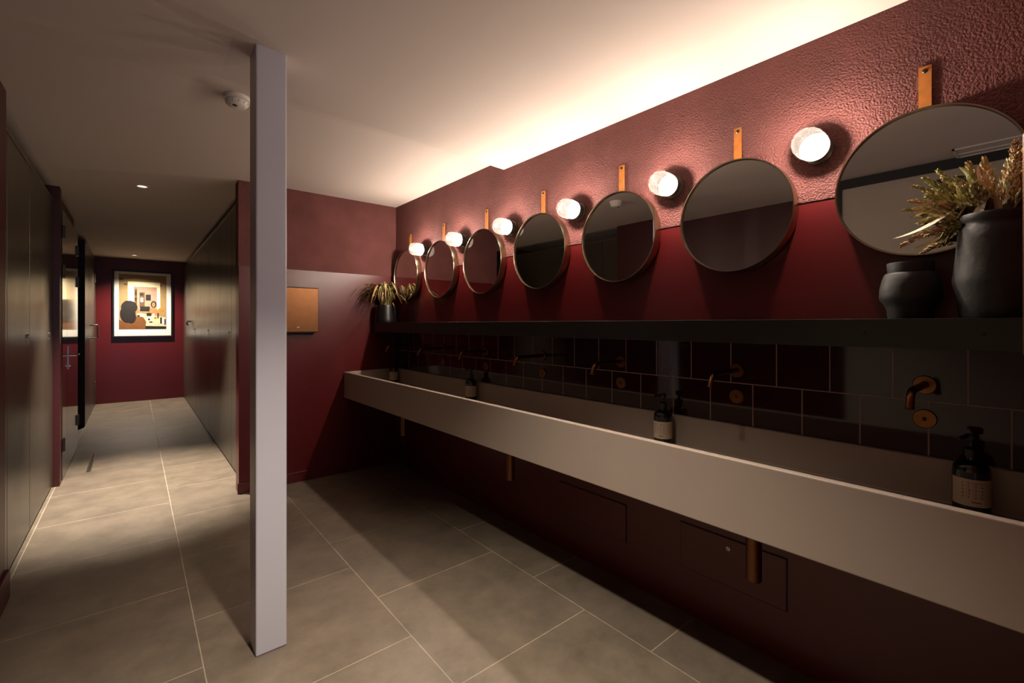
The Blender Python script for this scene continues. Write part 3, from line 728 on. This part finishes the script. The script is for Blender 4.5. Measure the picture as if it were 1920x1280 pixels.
for k in range(10):
    a = rnd.uniform(0.2, 2.9); ln = rnd.uniform(0.10, 0.19)
    d = Vector((-math.cos(a)*0.45, math.sin(a), 0))
    strap(bm, [root+d*0.03, root+d*ln*0.5+Vector((0, 0, rnd.uniform(0.05, 0.10))), root+d*ln+Vector((0, 0, rnd.uniform(-0.03, 0.06)))], rnd.uniform(0.006, 0.012), rnd.choice((4, 4, 0, 3)), 0.25, (-0.5, 0.2, 0.8))
# broad pale leaf at the top
strap(bm, [root+Vector((-0.01, 0.01, 0.03)), L((1.83, 0.15, 1.74)), L((1.82, 0.165, 1.775)), L((1.815, 0.185, 1.80))], 0.015, 0, 0.15)
strap(bm, [root+Vector((-0.01, 0.0, 0.03)), L((1.82, 0.13, 1.73)), L((1.81, 0.14, 1.765)), L((1.80, 0.145, 1.79))], 0.012, 2, 0.15)
obj('dried_flowers', bm, FL, vase)

# ---------------------------------------------------------------- potted grass in the far corner
GX, GY = 1.825, 4.065
pg = thing('potted_grass', 'dark pot of arching variegated grass on the far end of the shelf', 'plant', (GX, GY, SZ))
bm = bmesh.new()
lathe(bm, [(0, 0), (0.098, 0), (0.101, 0.004), (0.100, 0.030), (0.096, 0.080), (0.090, 0.140), (0.088, 0.160), (0.086, 0.163), (0.082, 0.160), (0.084, 0.13), (0.09, 0.02), (0, 0.015)], (0,0,0), 'z', 48)
obj('pot', bm, mat('dark_glazed_pot', (18, 17, 17), 0.36, var=0.15, vscale=8), pg, smooth=True)
bm = bmesh.new(); lathe(bm, [(0, 0.150), (0.03, 0.152), (0.084, 0.146)], (0,0,0), 'z', 24); obj('soil', bm, M['soil'], pg)
GM = [mat('grass_green', (96, 92, 48), 0.55, var=0.2, vscale=30), mat('grass_cream', (170, 142, 88), 0.55, var=0.12, vscale=30), mat('grass_bronze', (98, 68, 46), 0.6, var=0.2, vscale=30)]
bm = bmesh.new(); rnd = random.Random(5)
for k in range(58):
    a = rnd.uniform(0, 2*PI) if k % 4 == 0 else rnd.uniform(2.0, 5.1); d = Vector((math.cos(a), math.sin(a), 0)); s = d*rnd.uniform(0.0, 0.05)+Vector((0, 0, 0.150))
    ln = rnd.uniform(0.03, 0.09) if k % 4 == 0 else rnd.uniform(0.10, 0.30); up = rnd.uniform(0.10, 0.225); drop = rnd.uniform(-0.01, 0.16)
    e = s+d*ln+Vector((0, 0, max(0.02, up-drop)))
    mid = s+d*ln*0.55+Vector((0, 0, up))
    # blades bend away from the two walls
    for q in (mid, e):
        q.x = min(q.x, 0.085); q.y = min(q.y, YE-GY-0.015)
    q1 = s+d*ln*0.12+Vector((0, 0, up*0.6)); q1.x = min(q1.x, 0.075); q1.y = min(q1.y, YE-GY-0.02)
    strap(bm, [s, q1, mid, e], rnd.uniform(0.007, 0.012), rnd.choice((0, 0, 1, 1, 2)))
strap(bm, [Vector((0.03, -0.05, 0.15)), Vector((0.03, -0.085, 0.185)), Vector((0.03, -0.11, 0.15)), Vector((0.035, -0.125, 0.09))], 0.008, 1)
for k in range(16):
    a = math.radians(150+9*k); d = Vector((math.cos(a), math.sin(a), 0)); ln = rnd.uniform(0.14, 0.25); up = rnd.uniform(0.17, 0.22)
    s = d*0.03+Vector((0, 0, 0.150))
    strap(bm, [s, s+d*ln*0.2+Vector((0, 0, up*0.75)), s+d*ln*0.6+Vector((0, 0, up*0.95)), s+d*ln*1.05+Vector((0, 0, up*rnd.uniform(0.35, 0.75)))], rnd.uniform(0.008, 0.012), rnd.choice((0, 1, 0, 2)))
obj('grass_blades', bm, GM, pg)
